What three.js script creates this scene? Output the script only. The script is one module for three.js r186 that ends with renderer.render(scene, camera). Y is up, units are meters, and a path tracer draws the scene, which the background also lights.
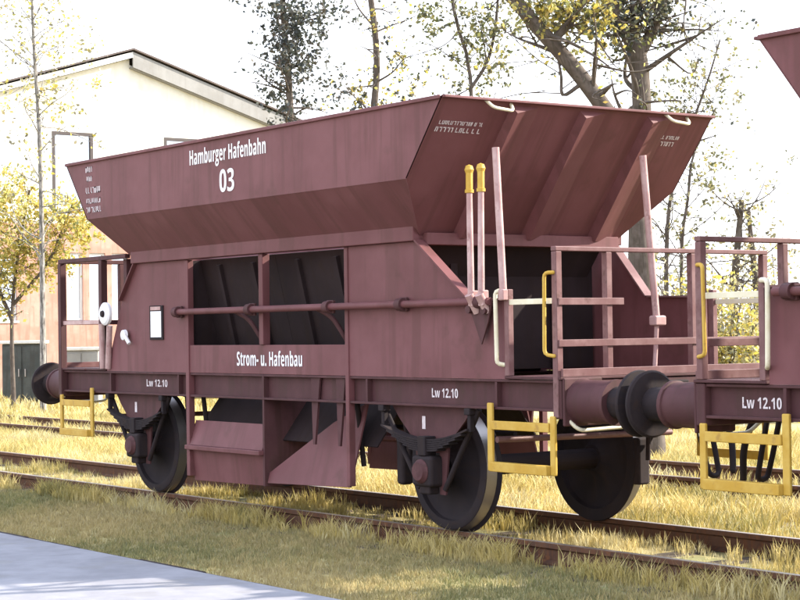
import * as THREE from 'three';
import { mergeGeometries, toCreasedNormals } from 'three/addons/utils/BufferGeometryUtils.js';
import { RoundedBoxGeometry } from 'three/addons/geometries/RoundedBoxGeometry.js';
import { FontLoader } from 'three/addons/loaders/FontLoader.js';

// ---------------------------------------------------------------- camera, sky, sun, exposure
// x runs along the track (to the right), z towards the viewer, y = 0 is the top of the rails
const scene = new THREE.Scene();
const camera = new THREE.PerspectiveCamera(18.44, 4 / 3, 0.1, 900);
camera.position.set(11.528, 1.566, 9.561);
camera.rotation.set(THREE.MathUtils.degToRad(0.965), THREE.MathUtils.degToRad(54.23), THREE.MathUtils.degToRad(-0.80), 'YXZ');
camera.updateMatrixWorld();

const SUN = new THREE.Vector3(0.36, 0.56, -1).normalize();
{
  const W = 512, H = 256, d = new Float32Array(W * H * 4);
  const v = new THREE.Vector3();
  for (let j = 0; j < H; j++) for (let i = 0; i < W; i++) {
    const th = (j + 0.5) / H * Math.PI - Math.PI / 2, ph = (i + 0.5) / W * 2 * Math.PI - Math.PI;
    v.set(Math.cos(th) * Math.cos(ph), Math.sin(th), Math.cos(th) * Math.sin(ph));
    const up = Math.max(0, v.y), k = Math.pow(up, 0.55);
    const c = Math.max(0, v.dot(SUN));
    const glow = 0.25 * Math.pow(c, 6) + 0.8 * Math.pow(c, 60);
    const o = (j * W + i) * 4;
    d[o] = 1.08 * (1 - k) + 0.66 * k + glow;
    d[o + 1] = 1.08 * (1 - k) + 0.80 * k + glow * 0.96;
    d[o + 2] = 1.08 * (1 - k) + 1.06 * k + glow * 0.88;
    d[o + 3] = 1;
  }
  const t = new THREE.DataTexture(d, W, H, THREE.RGBAFormat, THREE.FloatType);
  t.mapping = THREE.EquirectangularReflectionMapping; t.magFilter = THREE.LinearFilter; t.minFilter = THREE.LinearFilter;
  t.needsUpdate = true;
  scene.background = t; scene.environment = t;
}
const sun = new THREE.DirectionalLight(new THREE.Color(1, 0.93, 0.8), 5.0);
sun.position.copy(SUN).multiplyScalar(60); sun.target.position.set(-2, 0, 0);
sun.castShadow = true; sun.shadow.mapSize.set(4096, 4096); sun.shadow.radius = 1.6;
Object.assign(sun.shadow.camera, { left: -32, right: 32, top: 32, bottom: -32, near: 1, far: 160 });
scene.add(sun, sun.target);

const renderer = new THREE.WebGLRenderer({ antialias: true });
renderer.setSize(1024, 768);
renderer.toneMapping = THREE.LinearToneMapping;
renderer.toneMappingExposure = 2.65;
renderer.shadowMap.enabled = true; renderer.shadowMap.type = THREE.PCFSoftShadowMap;

// ---------------------------------------------------------------- helpers
let seed = 1;
const setSeed = s => { seed = s >>> 0; };
const rnd = () => { seed = (seed + 0x6D2B79F5) >>> 0; let t = seed; t = Math.imul(t ^ (t >>> 15), t | 1); t ^= t + Math.imul(t ^ (t >>> 7), t | 61); return ((t ^ (t >>> 14)) >>> 0) / 4294967296; };
const rr = (a, b) => a + (b - a) * rnd();
const gauss = () => Math.sqrt(-2 * Math.log(1 - rnd() + 1e-9)) * Math.cos(6.2832 * rnd());
const V = (x, y, z) => new THREE.Vector3(x, y, z);

// tileable value noise, several octaves
function tileNoise(n, cells, oct, sd, ax = 1, ay = 1) {
  const out = new Float32Array(n * n); let amp = 1, tot = 0;
  for (let o = 0; o < oct; o++) {
    const cx = Math.max(1, Math.round(cells * ax)) << o, cy = Math.max(1, Math.round(cells * ay)) << o;
    setSeed(sd + o * 977);
    const g = new Float32Array(cx * cy); for (let i = 0; i < g.length; i++) g[i] = rnd();
    for (let y = 0; y < n; y++) {
      const fy = y / n * cy, y0 = Math.floor(fy), ty = fy - y0, sy = ty * ty * (3 - 2 * ty), ya = (y0 % cy) * cx, yb = ((y0 + 1) % cy) * cx;
      for (let x = 0; x < n; x++) {
        const fx = x / n * cx, x0 = Math.floor(fx), tx = fx - x0, sx = tx * tx * (3 - 2 * tx), xa = x0 % cx, xb = (x0 + 1) % cx;
        out[y * n + x] += amp * ((g[ya + xa] * (1 - sx) + g[ya + xb] * sx) * (1 - sy) + (g[yb + xa] * (1 - sx) + g[yb + xb] * sx) * sy);
      }
    }
    tot += amp; amp *= 0.55;
  }
  for (let i = 0; i < out.length; i++) out[i] /= tot;
  return out;
}
const toS = c => c <= 0.0031308 ? 12.92 * c : 1.055 * Math.pow(c, 1 / 2.4) - 0.055;
// colour texture from a function (x, y index) -> linear rgb
function colourTex(n, metres, f) {
  const d = new Uint8Array(n * n * 4);
  for (let i = 0; i < n * n; i++) {
    const c = f(i);
    for (let k = 0; k < 3; k++) d[i * 4 + k] = Math.max(0, Math.min(255, Math.round(255 * toS(Math.max(0, c[k])))));
    d[i * 4 + 3] = 255;
  }
  const t = new THREE.DataTexture(d, n, n, THREE.RGBAFormat);
  t.colorSpace = THREE.SRGBColorSpace; t.wrapS = t.wrapT = THREE.RepeatWrapping; t.magFilter = THREE.LinearFilter; t.minFilter = THREE.LinearMipmapLinearFilter;
  t.generateMipmaps = true; t.repeat.set(1 / metres, 1 / metres); t.needsUpdate = true;
  return t;
}
function greyTex(n, metres, a) {
  const d = new Uint8Array(n * n * 4);
  for (let i = 0; i < n * n; i++) { const v = Math.max(0, Math.min(255, Math.round(a[i] * 255))); d[i * 4] = d[i * 4 + 1] = d[i * 4 + 2] = v; d[i * 4 + 3] = 255; }
  const t = new THREE.DataTexture(d, n, n, THREE.RGBAFormat);
  t.wrapS = t.wrapT = THREE.RepeatWrapping; t.magFilter = THREE.LinearFilter; t.minFilter = THREE.LinearMipmapLinearFilter; t.generateMipmaps = true;
  t.repeat.set(1 / metres, 1 / metres); t.needsUpdate = true;
  return t;
}
const mix3 = (a, b, t) => [a[0] + (b[0] - a[0]) * t, a[1] + (b[1] - a[1]) * t, a[2] + (b[2] - a[2]) * t];
const sm = (a, b, x) => { const t = Math.max(0, Math.min(1, (x - a) / (b - a))); return t * t * (3 - 2 * t); };

const nA = tileNoise(512, 5, 6, 11), nB = tileNoise(512, 24, 4, 22), nC = tileNoise(512, 3, 4, 33, 12, 1), nD = tileNoise(512, 9, 5, 44);
const bumpFine = greyTex(512, 2.6, nB), bumpCoarse = greyTex(512, 3, nA);
function paintMat(base, faded, rust, metres, rough, rustAmt = 1, streak = 1) {
  const t = colourTex(512, metres, i => {
    let c = mix3(base, faded, sm(0.3, 0.72, nA[i]) * 0.75 + 0.25 * nB[i]);
    c = mix3(c, mix3(base, rust, 0.6), sm(0.5, 0.8, nC[i]) * 0.6 * rustAmt * streak);
    c = mix3(c, rust, sm(0.58, 0.78, nD[i] * 0.6 + nB[i] * 0.4) * 0.6 * rustAmt);
    return c;
  });
  return new THREE.MeshPhysicalMaterial({ map: t, roughness: rough, metalness: 0, specularIntensity: 0.45, bumpMap: bumpFine, bumpScale: 0.0016 });
}
const M = {
  paint: paintMat([0.122, 0.042, 0.044], [0.172, 0.067, 0.071], [0.085, 0.035, 0.030], 3.1, 0.62, 0.9),
  frame: paintMat([0.064, 0.024, 0.026], [0.100, 0.041, 0.043], [0.055, 0.027, 0.021], 1.7, 0.7, 1.1),
  shadedSteel: paintMat([0.016, 0.009, 0.010], [0.027, 0.016, 0.017], [0.024, 0.013, 0.010], 1.9, 0.9, 1.2),  // near-black tone paints the shade of the recess into the inner hopper plates
  gear: paintMat([0.016, 0.011, 0.013], [0.031, 0.021, 0.022], [0.036, 0.020, 0.015], 1.1, 0.85, 1),
  wheel: paintMat([0.015, 0.011, 0.014], [0.028, 0.020, 0.022], [0.034, 0.020, 0.015], 0.9, 0.85, 0.8),
  railing: paintMat([0.14, 0.060, 0.060], [0.23, 0.13, 0.125], [0.085, 0.038, 0.030], 0.8, 0.5, 1.1, 0.2),
  yellow: paintMat([0.46, 0.26, 0.03], [0.55, 0.36, 0.08], [0.24, 0.12, 0.04], 0.7, 0.55, 0.8, 0),
  cream: paintMat([0.62, 0.54, 0.36], [0.72, 0.66, 0.52], [0.30, 0.18, 0.10], 0.6, 0.5, 0.6, 0),
  pole: paintMat([0.36, 0.20, 0.19], [0.52, 0.36, 0.34], [0.20, 0.08, 0.07], 0.7, 0.35, 1.1, 0.2),
  white: new THREE.MeshStandardMaterial({ color: new THREE.Color(0.78, 0.75, 0.76), roughness: 0.6 }),
  whiteWorn: paintMat([0.60, 0.52, 0.53], [0.70, 0.63, 0.64], [0.40, 0.24, 0.25], 0.25, 0.6, 1.4),
  tread: new THREE.MeshStandardMaterial({ color: new THREE.Color(0.32, 0.29, 0.28), roughness: 0.38, metalness: 0.85 }),
  rail: paintMat([0.055, 0.027, 0.019], [0.11, 0.055, 0.033], [0.16, 0.06, 0.022], 0.9, 0.85, 1.4),
  railTop: new THREE.MeshStandardMaterial({ color: new THREE.Color(0.30, 0.24, 0.20), roughness: 0.42, metalness: 0.6 }),
  wood: paintMat([0.060, 0.044, 0.032], [0.11, 0.085, 0.062], [0.04, 0.03, 0.022], 0.8, 0.95, 1),
  plaster: paintMat([0.74, 0.71, 0.64], [0.80, 0.78, 0.72], [0.60, 0.52, 0.38], 6, 0.9, 0.5),
  brick: paintMat([0.42, 0.22, 0.165], [0.54, 0.33, 0.265], [0.34, 0.17, 0.125], 2.2, 0.9, 1.2),
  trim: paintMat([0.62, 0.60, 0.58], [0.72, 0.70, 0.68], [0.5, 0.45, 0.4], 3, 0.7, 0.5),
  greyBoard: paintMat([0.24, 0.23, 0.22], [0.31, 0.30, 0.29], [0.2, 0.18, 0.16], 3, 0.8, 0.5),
  roof: paintMat([0.10, 0.075, 0.07], [0.15, 0.12, 0.11], [0.08, 0.07, 0.05], 3, 0.85, 1),
  darkFrame: new THREE.MeshStandardMaterial({ color: new THREE.Color(0.055, 0.04, 0.038), roughness: 0.6 }),
  glass: new THREE.MeshStandardMaterial({ color: new THREE.Color(0.55, 0.58, 0.62), roughness: 0.06, metalness: 0.9 }),
  cabinet: paintMat([0.045, 0.05, 0.048], [0.08, 0.085, 0.08], [0.05, 0.04, 0.035], 1.5, 0.6, 1),
  bark: paintMat([0.075, 0.058, 0.048], [0.14, 0.115, 0.10], [0.05, 0.045, 0.03], 0.7, 0.95, 1.2),
  birchBark: paintMat([0.20, 0.18, 0.165], [0.36, 0.34, 0.32], [0.03, 0.028, 0.026], 0.55, 0.9, 1.9),
};

// geometry helpers; every geometry is non-indexed with uv in metres (box projection)
function fin(g) {
  if (g.index) g = g.toNonIndexed();
  const p = g.attributes.position, uv = new Float32Array(p.count * 2), a = V(), b = V(), c = V(), n = V(), e = V();
  for (let i = 0; i < p.count; i += 3) {
    a.fromBufferAttribute(p, i); b.fromBufferAttribute(p, i + 1); c.fromBufferAttribute(p, i + 2);
    n.subVectors(b, a).cross(e.subVectors(c, a));
    const ax = Math.abs(n.x), ay = Math.abs(n.y), az = Math.abs(n.z);
    [a, b, c].forEach((q, k) => {
      const o = (i + k) * 2;
      if (az >= ax && az >= ay) { uv[o] = q.x; uv[o + 1] = q.y; }
      else if (ax >= ay) { uv[o] = q.z + 0.37; uv[o + 1] = q.y; }
      else { uv[o] = q.x + 0.71; uv[o + 1] = q.z + 0.13; }
    });
  }
  g.setAttribute('uv', new THREE.BufferAttribute(uv, 2));
  for (const k of Object.keys(g.attributes)) if (!['position', 'normal', 'uv'].includes(k)) g.deleteAttribute(k);
  return g;
}
function box(x0, x1, y0, y1, z0, z1, r = 0) {
  const w = Math.abs(x1 - x0), h = Math.abs(y1 - y0), d = Math.abs(z1 - z0);
  const rad = Math.min(r, w * 0.45, h * 0.45, d * 0.45);
  const g = rad > 0 ? new RoundedBoxGeometry(w, h, d, 1, rad) : new THREE.BoxGeometry(w, h, d);
  g.translate((x0 + x1) / 2, (y0 + y1) / 2, (z0 + z1) / 2);
  return fin(g);
}
// a plate from a planar convex outline (seen from outside, anticlockwise), t thick inwards
function plate(pts, t) {
  const n = V().subVectors(pts[1], pts[0]).cross(V().subVectors(pts[2], pts[0])).normalize();
  const q = pts.map(p => p.clone().addScaledVector(n, -t));
  const pos = [];
  const tri = (a, b, c) => pos.push(a.x, a.y, a.z, b.x, b.y, b.z, c.x, c.y, c.z);
  const N = pts.length;
  const e1 = V().subVectors(pts[1], pts[0]).normalize(), e2 = V().crossVectors(n, e1);
  for (const [i, j, k] of THREE.ShapeUtils.triangulateShape(pts.map(p => new THREE.Vector2(p.dot(e1), p.dot(e2))), [])) { tri(pts[i], pts[j], pts[k]); tri(q[i], q[k], q[j]); }
  for (let i = 0; i < N; i++) { const j = (i + 1) % N; tri(pts[i], q[i], q[j]); tri(pts[i], q[j], pts[j]); }
  const g = new THREE.BufferGeometry();
  g.setAttribute('position', new THREE.Float32BufferAttribute(pos, 3)); g.computeVertexNormals();
  return fin(g);
}
function cyl(a, b, r0, r1 = r0, seg = 14) {
  const d = V().subVectors(b, a), L = d.length();
  const g = new THREE.CylinderGeometry(r1, r0, L, seg);
  g.applyQuaternion(new THREE.Quaternion().setFromUnitVectors(V(0, 1, 0), d.normalize()));
  g.translate((a.x + b.x) / 2, (a.y + b.y) / 2, (a.z + b.z) / 2);
  return fin(g);
}
// bent round bar through points with rounded corners
function bar(pts, r, fil = 0.05, seg = 8) {
  const P = [pts[0]];
  for (let i = 1; i < pts.length - 1; i++) {
    const a = V().subVectors(pts[i - 1], pts[i]), b = V().subVectors(pts[i + 1], pts[i]);
    const f = Math.min(fil, a.length() * 0.45, b.length() * 0.45);
    const p0 = pts[i].clone().addScaledVector(a.normalize(), f), p1 = pts[i].clone().addScaledVector(b.normalize(), f);
    for (let k = 0; k <= 4; k++) { const t = k / 4; P.push(V().addScaledVector(p0, (1 - t) * (1 - t)).addScaledVector(pts[i], 2 * t * (1 - t)).addScaledVector(p1, t * t)); }
  }
  P.push(pts[pts.length - 1]);
  const path = new THREE.CurvePath();
  for (let i = 0; i < P.length - 1; i++) path.add(new THREE.LineCurve3(P[i], P[i + 1]));
  const gs = [];
  const n = Math.max(6, P.length * 3);
  gs.push(fin(new THREE.TubeGeometry(path, n, r, seg, false)));
  for (const e of [P[0], P[P.length - 1]]) { const s = new THREE.SphereGeometry(r, seg, 6); s.translate(e.x, e.y, e.z); gs.push(fin(s)); }
  return mergeGeometries(gs);
}
function lathe(profile, axis, seg = 40) { // profile [[radius, along]...]
  const g = new THREE.LatheGeometry(profile.map(p => new THREE.Vector2(p[0], p[1])), seg);
  if (axis === 'x') g.rotateZ(-Math.PI / 2); else if (axis === 'z') g.rotateX(Math.PI / 2);
  return toCreasedNormals(g, 0.6);
}
function obj(name, geos, mat, parent) {
  geos = Array.isArray(geos) ? geos : [geos];
  const m = new THREE.Mesh(geos.length > 1 ? mergeGeometries(geos.map(g => g.attributes.uv && !g.index ? g : fin(g))) : geos[0], mat);
  m.name = name; m.castShadow = m.receiveShadow = true; parent.add(m);
  return m;
}
const used = {};
const numbered = n => { used[n] = (used[n] || 0) + 1; return used[n] === 1 ? n : n + '_' + String(used[n] - 1).padStart(3, '0'); };
function thing(name, label, category, pos = [0, 0, 0], turn = 0, group) {
  const o = new THREE.Group(); o.name = numbered(name); o.position.set(...pos); o.rotation.y = turn;
  o.userData = { label, category }; if (group) o.userData.group = group;
  scene.add(o); return o;
}
const structure = o => { o.userData.kind = 'structure'; return o; };
// pixel of the photograph (800 x 600) at a given depth -> point in the place
function at(u, v, depth) {
  const f = 1848.2;
  return V((u - 400) / f * depth, -(v - 300) / f * depth, -depth).applyMatrix4(camera.matrixWorld);
}

const font = await new FontLoader().loadAsync('fonts/droid/droid_sans_bold.typeface.json');
// flat painted lettering in the xy plane, facing +z, fitted to width w and height h
function letters(text, w, h) {
  const g = new THREE.ShapeGeometry(font.generateShapes(text, 1), 3);
  g.computeBoundingBox(); const b = g.boundingBox;
  g.translate(-(b.min.x + b.max.x) / 2, -b.min.y, 0);
  g.scale(w / (b.max.x - b.min.x), h / (b.max.y - b.min.y), 1);
  return fin(g);
}
// rows of illegible stencil strokes, facing +z, lower left at the origin
function strokes(rows, sd) {
  setSeed(sd); const gs = [];
  for (const [x0, x1, y, h] of rows) {
    let x = x0;
    while (x < x1) {
      const w = h * rr(0.4, 0.7);
      const t = h * 0.2;
      const k = Math.floor(rnd() * 4);
      if (k !== 1) gs.push([x, x + t, y, y + h]);
      if (k !== 2) gs.push([x + w - t, x + w, y, y + h]);
      gs.push([x, x + w, y + (k < 2 ? h - t : 0), y + (k < 2 ? h : t)]);
      x += w + h * 0.2;
      if (rnd() < 0.15) x += h * 0.4;
    }
  }
  return mergeGeometries(gs.map(([a, b, c, d]) => { const g = new THREE.PlaneGeometry(b - a, d - c); g.translate((a + b) / 2, (c + d) / 2, 0); return fin(g); }));
}

// ---------------------------------------------------------------- ground, path
const GY = -0.16;
{
  const soil = colourTex(512, 7, i => {
    let c = mix3([0.26, 0.21, 0.09], [0.40, 0.33, 0.14], sm(0.3, 0.7, nA[i]));
    c = mix3(c, [0.13, 0.15, 0.045], sm(0.5, 0.7, nD[i]) * 0.6);
    c = mix3(c, [0.17, 0.13, 0.085], sm(0.56, 0.7, nB[i]) * 0.5);
    return c;
  });
  const g = new THREE.PlaneGeometry(700, 700, 60, 60); g.rotateX(-Math.PI / 2); g.translate(-60, GY, -60);
  const m = structure(obj('ground', fin(g), new THREE.MeshStandardMaterial({ map: soil, roughness: 1, bumpMap: bumpCoarse, bumpScale: 0.02 }), scene));
  m.castShadow = false;
}
{
  const conc = colourTex(512, 3.3, i => {
    let c = mix3([0.175, 0.168, 0.185], [0.245, 0.237, 0.258], sm(0.25, 0.75, nA[i] * 0.6 + nB[i] * 0.4));
    c = mix3(c, [0.18, 0.17, 0.17], sm(0.63, 0.75, nD[i]) * 0.5);
    return c;
  });
  const path = structure(obj('path', box(-60, 30, GY - 0.1, GY + 0.045, 3.06, 7.6, 0.02), new THREE.MeshStandardMaterial({ map: conc, roughness: 0.9, bumpMap: bumpFine, bumpScale: 0.004 }), scene));
  // stone edging in lengths along the path
  setSeed(5);
  for (let x = -12; x < 8; x += 1.0) {
    const y = GY + 0.03 + rr(-0.012, 0.006);
    obj('edging_stone', box(x + 0.008, x + 0.992, GY - 0.1, y, 2.985 + rr(-0.012, 0.012), 3.045, 0.012), M.gear, path);
  }
}

// ---------------------------------------------------------------- railway tracks
function railShape() {
  const s = [[-0.06, -0.16], [0.06, -0.16], [0.06, -0.145], [0.012, -0.125], [0.009, -0.05], [0.034, -0.035], [0.034, -0.006], [0.026, 0], [-0.026, 0], [-0.034, -0.006], [-0.034, -0.035], [-0.009, -0.05], [-0.012, -0.125], [-0.06, -0.145]];
  return new THREE.Shape(s.map(p => new THREE.Vector2(...p)));
}
function track(zc, x0, x1, label, sx0, sx1, sd) {
  const t = thing('railway_track', label, 'railway track', [0, 0, zc], 0, 'railway tracks');
  for (const s of [1, -1]) {
    const g = new THREE.ExtrudeGeometry(railShape(), { depth: x1 - x0, bevelEnabled: false, steps: 1 });
    g.rotateY(Math.PI / 2); g.translate(x0, -0.0005, s * 0.752);
    const r = obj('rail', fin(g), M.rail, t);
    obj('running_surface', box(x0, x1, -0.004, 0.001, s * 0.752 - 0.024, s * 0.752 + 0.024), M.railTop, r);
  }
  setSeed(sd);
  for (let x = sx0; x < sx1; x += 0.65) {
    const g = box(-0.12, 0.12, -0.31, -0.165, -1.25, 1.25, 0.012);
    const m = obj('sleeper', g, M.wood, t); m.position.set(x + rr(-0.03, 0.03), rr(-0.012, 0.006) + 0.012, rr(-0.03, 0.03)); m.rotation.y = rr(-0.015, 0.015);
  }
  return t;
}
track(0, -70, 24, 'rusty overgrown track that the hopper wagons stand on', -26, 9, 71);
track(-4.9, -70, 24, 'empty track in the grass behind the hopper wagons', -30, 6, 72);

// ---------------------------------------------------------------- hopper wagon
const sharedWheel = {};
function hopperWagon(label, cx, turn, near) {
  const w = thing('hopper_wagon', label, 'railway wagon', [cx, 0, 0], turn, 'hopper wagons');
  const HY = 3.29, MY = 2.712, BY = 2.27, HX = 3.155, MX = 2.69, BX = 2.33, HZ = 1.39, BZ = 1.0, ZB = 1.05;
  const pl = (name, pts, t, m, parent = w) => obj(name, plate(pts.map(p => V(...p)), t), m, parent);
  for (const s of [1, -1]) {
    // s = +1 near side; mirror keeps winding by reversing
    const o = a => s > 0 ? a : a.slice().reverse();
    const up = pl('hopper_side_panel', o([[-MX, MY, s * HZ], [MX, MY, s * HZ], [HX, HY, s * HZ], [-HX, HY, s * HZ]]), 0.012, M.paint);
    obj('rim', box(-HX + 0.02, HX - 0.02, HY - 0.022, HY + 0.008, s * HZ + s * 0.001, s * (HZ + 0.022), 0.006), M.paint, up);
    pl('hopper_lower_panel', o([[-BX, BY, s * BZ], [BX, BY, s * BZ], [MX, MY, s * (HZ - 0.004)], [-MX, MY, s * (HZ - 0.004)]]), 0.012, M.paint);
    obj('side_beam', [box(-BX - 0.02, BX + 0.03, BY - 0.005, 2.385, s * (ZB - 0.06), s * (ZB + 0.045), 0.008)], M.paint, w);
  }
  for (const e of [1, -1]) {
    const o = a => e > 0 ? a : a.slice().reverse();
    const en = pl('hopper_end_panel', o([[e * BX, BY, BZ], [e * BX, BY, -BZ], [e * MX, MY, -HZ], [e * HX, HY, -HZ], [e * HX, HY, HZ], [e * MX, MY, HZ]]), 0.012, M.paint);
    obj('rim', box(e * (HX - 0.005), e * (HX + 0.03), HY - 0.016, HY + 0.006, -HZ, HZ, 0.006), M.paint, en);
    // folded stiffeners that follow the slope: steep near face, long shallow far face
    for (const z of [0.69, 0, -0.71]) {
      const d = 0.065, nx = e * 0.775, ny = -0.632;
      const P = (x, y, zz, k) => V(e * x + nx * k, y + ny * k, zz);
      const a0 = P(HX - 0.03, HY - 0.03, z + 0.03, 0), a1 = P(HX - 0.05, HY - 0.05, z - 0.01, d), a2 = P(HX - 0.03, HY - 0.03, z - 0.26, 0);
      const b0 = P(BX + 0.02, BY + 0.02, z + 0.03, 0), b1 = P(BX + 0.06, BY + 0.06, z - 0.01, d), b2 = P(BX + 0.02, BY + 0.02, z - 0.26, 0);
      const pos = []; const t = (...q) => q.forEach(p => pos.push(p.x, p.y, p.z));
      const tri = (p, q, r) => e > 0 ? t(p, q, r) : t(p, r, q);
      tri(b0, b1, a1); tri(b0, a1, a0); tri(b1, b2, a2); tri(b1, a2, a1); tri(a0, a1, a2); tri(b0, b2, b1);
      const g = new THREE.BufferGeometry(); g.setAttribute('position', new THREE.Float32BufferAttribute(pos, 3)); g.computeVertexNormals();
      obj('stiffener', fin(g), M.paint, en);
    }
    // grab hooks at the top of the end
    for (const z of [0.86, -0.98]) {
      obj('grab_hook', bar([V(e * (HX - 0.02), HY - 0.0, z + 0.12), V(e * (HX + 0.06), HY - 0.07, z + 0.10), V(e * (HX + 0.05), HY - 0.085, z - 0.1), V(e * (HX - 0.02), HY - 0.02, z - 0.13)], 0.013, 0.04), M.cream, w);
    }
    // end funnel, centre wall below
    pl('funnel_end_plate', o([[e * 1.45, 1.2, 0.93], [e * 1.45, 1.2, -0.93], [e * (BX - 0.02), BY + 0.01, -0.93], [e * (BX - 0.02), BY + 0.01, 0.93]]), 0.012, M.shadedSteel);
    obj('end_cross_beam', box(e * (BX - 0.02), e * (BX + 0.09), 2.235, 2.33, -1.0, 1.0, 0.006), M.paint, w);
    obj('bulkhead', box(e * 2.05, e * 2.09, 1.24, 2.232, -0.99, 0.99), M.shadedSteel, w);
    for (const z of [0.55, -0.55]) obj('bulkhead_post', box(e * 2.091, e * 2.17, 1.235, 2.234, z - 0.035, z + 0.035, 0.004), M.shadedSteel, w);
  }
  // discharge saddle inside and flaps
  for (const s of [1, -1]) {
    const o = a => s > 0 ? a : a.slice().reverse();
    pl('saddle_plate', o([[-1.5, 0.62, s * 0.86], [1.5, 0.62, s * 0.86], [1.5, 1.7, s * 0.02], [-1.5, 1.7, s * 0.02]]), 0.012, M.shadedSteel);
    for (const [a, b] of [[-1.308, 0.018], [0.022, 1.376]]) {
      const fl = pl('discharge_flap', o([[a, 1.22, s * 0.66], [b, 1.22, s * 0.66], [b, 2.26, s * 0.90], [a, 2.26, s * 0.90]]), 0.015, M.shadedSteel);
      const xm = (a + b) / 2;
      for (const k of [-0.3, 0.3]) obj('flap_rib', plate(o([[xm + k - 0.025, 1.25, s * 0.705], [xm + k + 0.025, 1.25, s * 0.705], [xm + k + 0.025, 2.2, s * 0.925], [xm + k - 0.025, 2.2, s * 0.925]].map(p => V(...p))), 0.04), M.shadedSteel, fl);
      // bent lever arm working the flap
      obj('flap_lever', bar([V(xm + 0.2, 1.775, s * 1.06), V(xm + 0.34, 1.70, s * 0.98), V(xm + 0.44, 1.5, s * 0.9), V(xm + 0.36, 1.38, s * 0.78)], 0.022, 0.08), M.frame, w);
    }
    for (const x of [-1.315, 1.383]) obj('bay_cheek', box(x - 0.006, x + 0.006, 1.21, 2.255, s * 0.55, s * 0.998), M.shadedSteel, w);
    // side wall panels either side of the opening
    const z = s * ZB;
    if (s > 0) {
      pl('side_wall_panel', [[1.37, 1.205, z], [3.42, 1.205, z], [3.42, 1.78, z], [3.03, 1.79, z], [2.36, 2.262, z], [1.37, 2.262, z]], 0.012, M.paint);
      pl('side_wall_panel', [[-2.97, 1.205, z], [-1.29, 1.205, z], [-1.29, 2.262, z], [-2.3, 2.262, z], [-2.62, 1.9, z]], 0.012, M.paint);
    } else {
      pl('side_wall_panel', [[3.42, 1.205, z], [1.37, 1.205, z], [1.37, 2.262, z], [2.30, 2.262, z], [2.72, 1.82, z], [3.42, 1.80, z]], 0.012, M.paint);
      pl('side_wall_panel', [[-1.29, 1.205, z], [-2.97, 1.205, z], [-2.62, 1.9, z], [-2.3, 2.262, z], [-1.29, 2.262, z]], 0.012, M.paint);
    }
    // flange on the sloping corner and along the panel top
    const fl = (ax, ay, bx, by) => { const L = Math.hypot(bx - ax, by - ay), g = new THREE.BoxGeometry(L, 0.014, 0.09); g.rotateZ(Math.atan2(by - ay, bx - ax)); g.translate((ax + bx) / 2, (ay + by) / 2 + 0.008, z); return fin(g); };
    if (s > 0) obj('gusset_flange', [fl(2.37, 2.262, 3.03, 1.79), fl(3.05, 1.787, 3.42, 1.782)], M.paint, w);
    else obj('gusset_flange', [fl(2.31, 2.262, 2.72, 1.82), fl(2.74, 1.817, 3.42, 1.80)], M.railing, w);
    obj('gusset_flange', [fl(-2.62, 1.9, -2.3, 2.255)], M.paint, w);
    // lettered band, posts of the opening
    obj('lettered_band', box(-1.288, 1.368, 1.205, 1.462, z - s * 0.014, z - s * 0.002, 0.003), M.paint, w);
    obj('opening_post', box(-1.325, -1.265, 0.24, 2.26, z - s * 0.05, z + s * 0.012, 0.006), M.paint, w);
    obj('opening_post', box(1.345, 1.395, 0.30, 2.26, z - s * 0.05, z + s * 0.012, 0.006), M.paint, w);
    obj('opening_post', box(0.005, 0.075, 1.463, 2.262, z - s * 0.06, z + s * 0.016, 0.006), M.paint, w);
    obj('divider_plate', box(0.02, 0.05, 0.22, 1.203, s * 0.55, z, 0.003), M.frame, w);
    // door shaft with bearings
    obj('door_shaft', cyl(V(-1.42, 1.775, z + s * 0.055), V(3.32, 1.775, z + s * 0.055), 0.029), M.paint, w);
    for (const x of [-1.40, -0.08, 1.17, 2.2, 3.2]) obj('shaft_bearing', [box(x - 0.05, x + 0.05, 1.72, 1.83, z + s * 0.013, z + s * 0.04, 0.006), cyl(V(x - 0.035, 1.775, z + s * 0.055), V(x + 0.035, 1.775, z + s * 0.055), 0.05)], M.frame, w);
    // chutes below the frame
    const ch = pl('chute_upper_plate', o([[-1.28, 0.535, s * 1.06], [0.02, 0.535, s * 1.06], [0.02, 0.76, s * 0.98], [-1.28, 0.76, s * 0.98]]), 0.012, M.paint);
    obj('ledge', box(-1.30, 0.03, 0.49, 0.533, s * 1.0, s * 1.1, 0.008), M.paint, ch);
    pl('chute_lower_plate', o([[-1.28, 0.20, s * 1.0], [0.02, 0.22, s * 1.0], [0.02, 0.49, s * 1.03], [-1.28, 0.49, s * 1.03]]), 0.012, M.paint);
    pl('chute_slide', o([[0.06, 0.25, s * 1.03], [1.35, 0.29, s * 1.03], [1.35, 0.98, s * 0.84], [0.9, 0.80, s * 0.885], [0.06, 0.34, s * 1.005]]), 0.014, M.paint);
    for (const [x, b] of [[0.80, 0.62], [1.18, 0.62]]) pl('chute_fin', o([[x, b, s * 1.03], [x + 0.03, b, s * 1.03], [x + 0.12, 1.2, s * 1.03], [x - 0.02, 1.2, s * 1.03]]), 0.02, M.frame);
    // sole bar as a channel
    const sb = obj('sole_bar', [box(-3.97, 3.97, 0.985, 1.2, s * 0.985, s * 1.0), box(-3.97, 3.97, 0.98, 1.0, s * 1.0005, s * 1.052, 0.004), box(-3.97, 3.97, 1.183, 1.203, s * 1.0005, s * 1.048, 0.004)], M.frame, w);
    for (const x of [-2.9, -1.5, -1.28, 1.38, 1.63, 3.3]) obj('rib', box(x - 0.012, x + 0.012, 1.0005, 1.183, s * 1.0005, s * 1.046), M.frame, sb);
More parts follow.
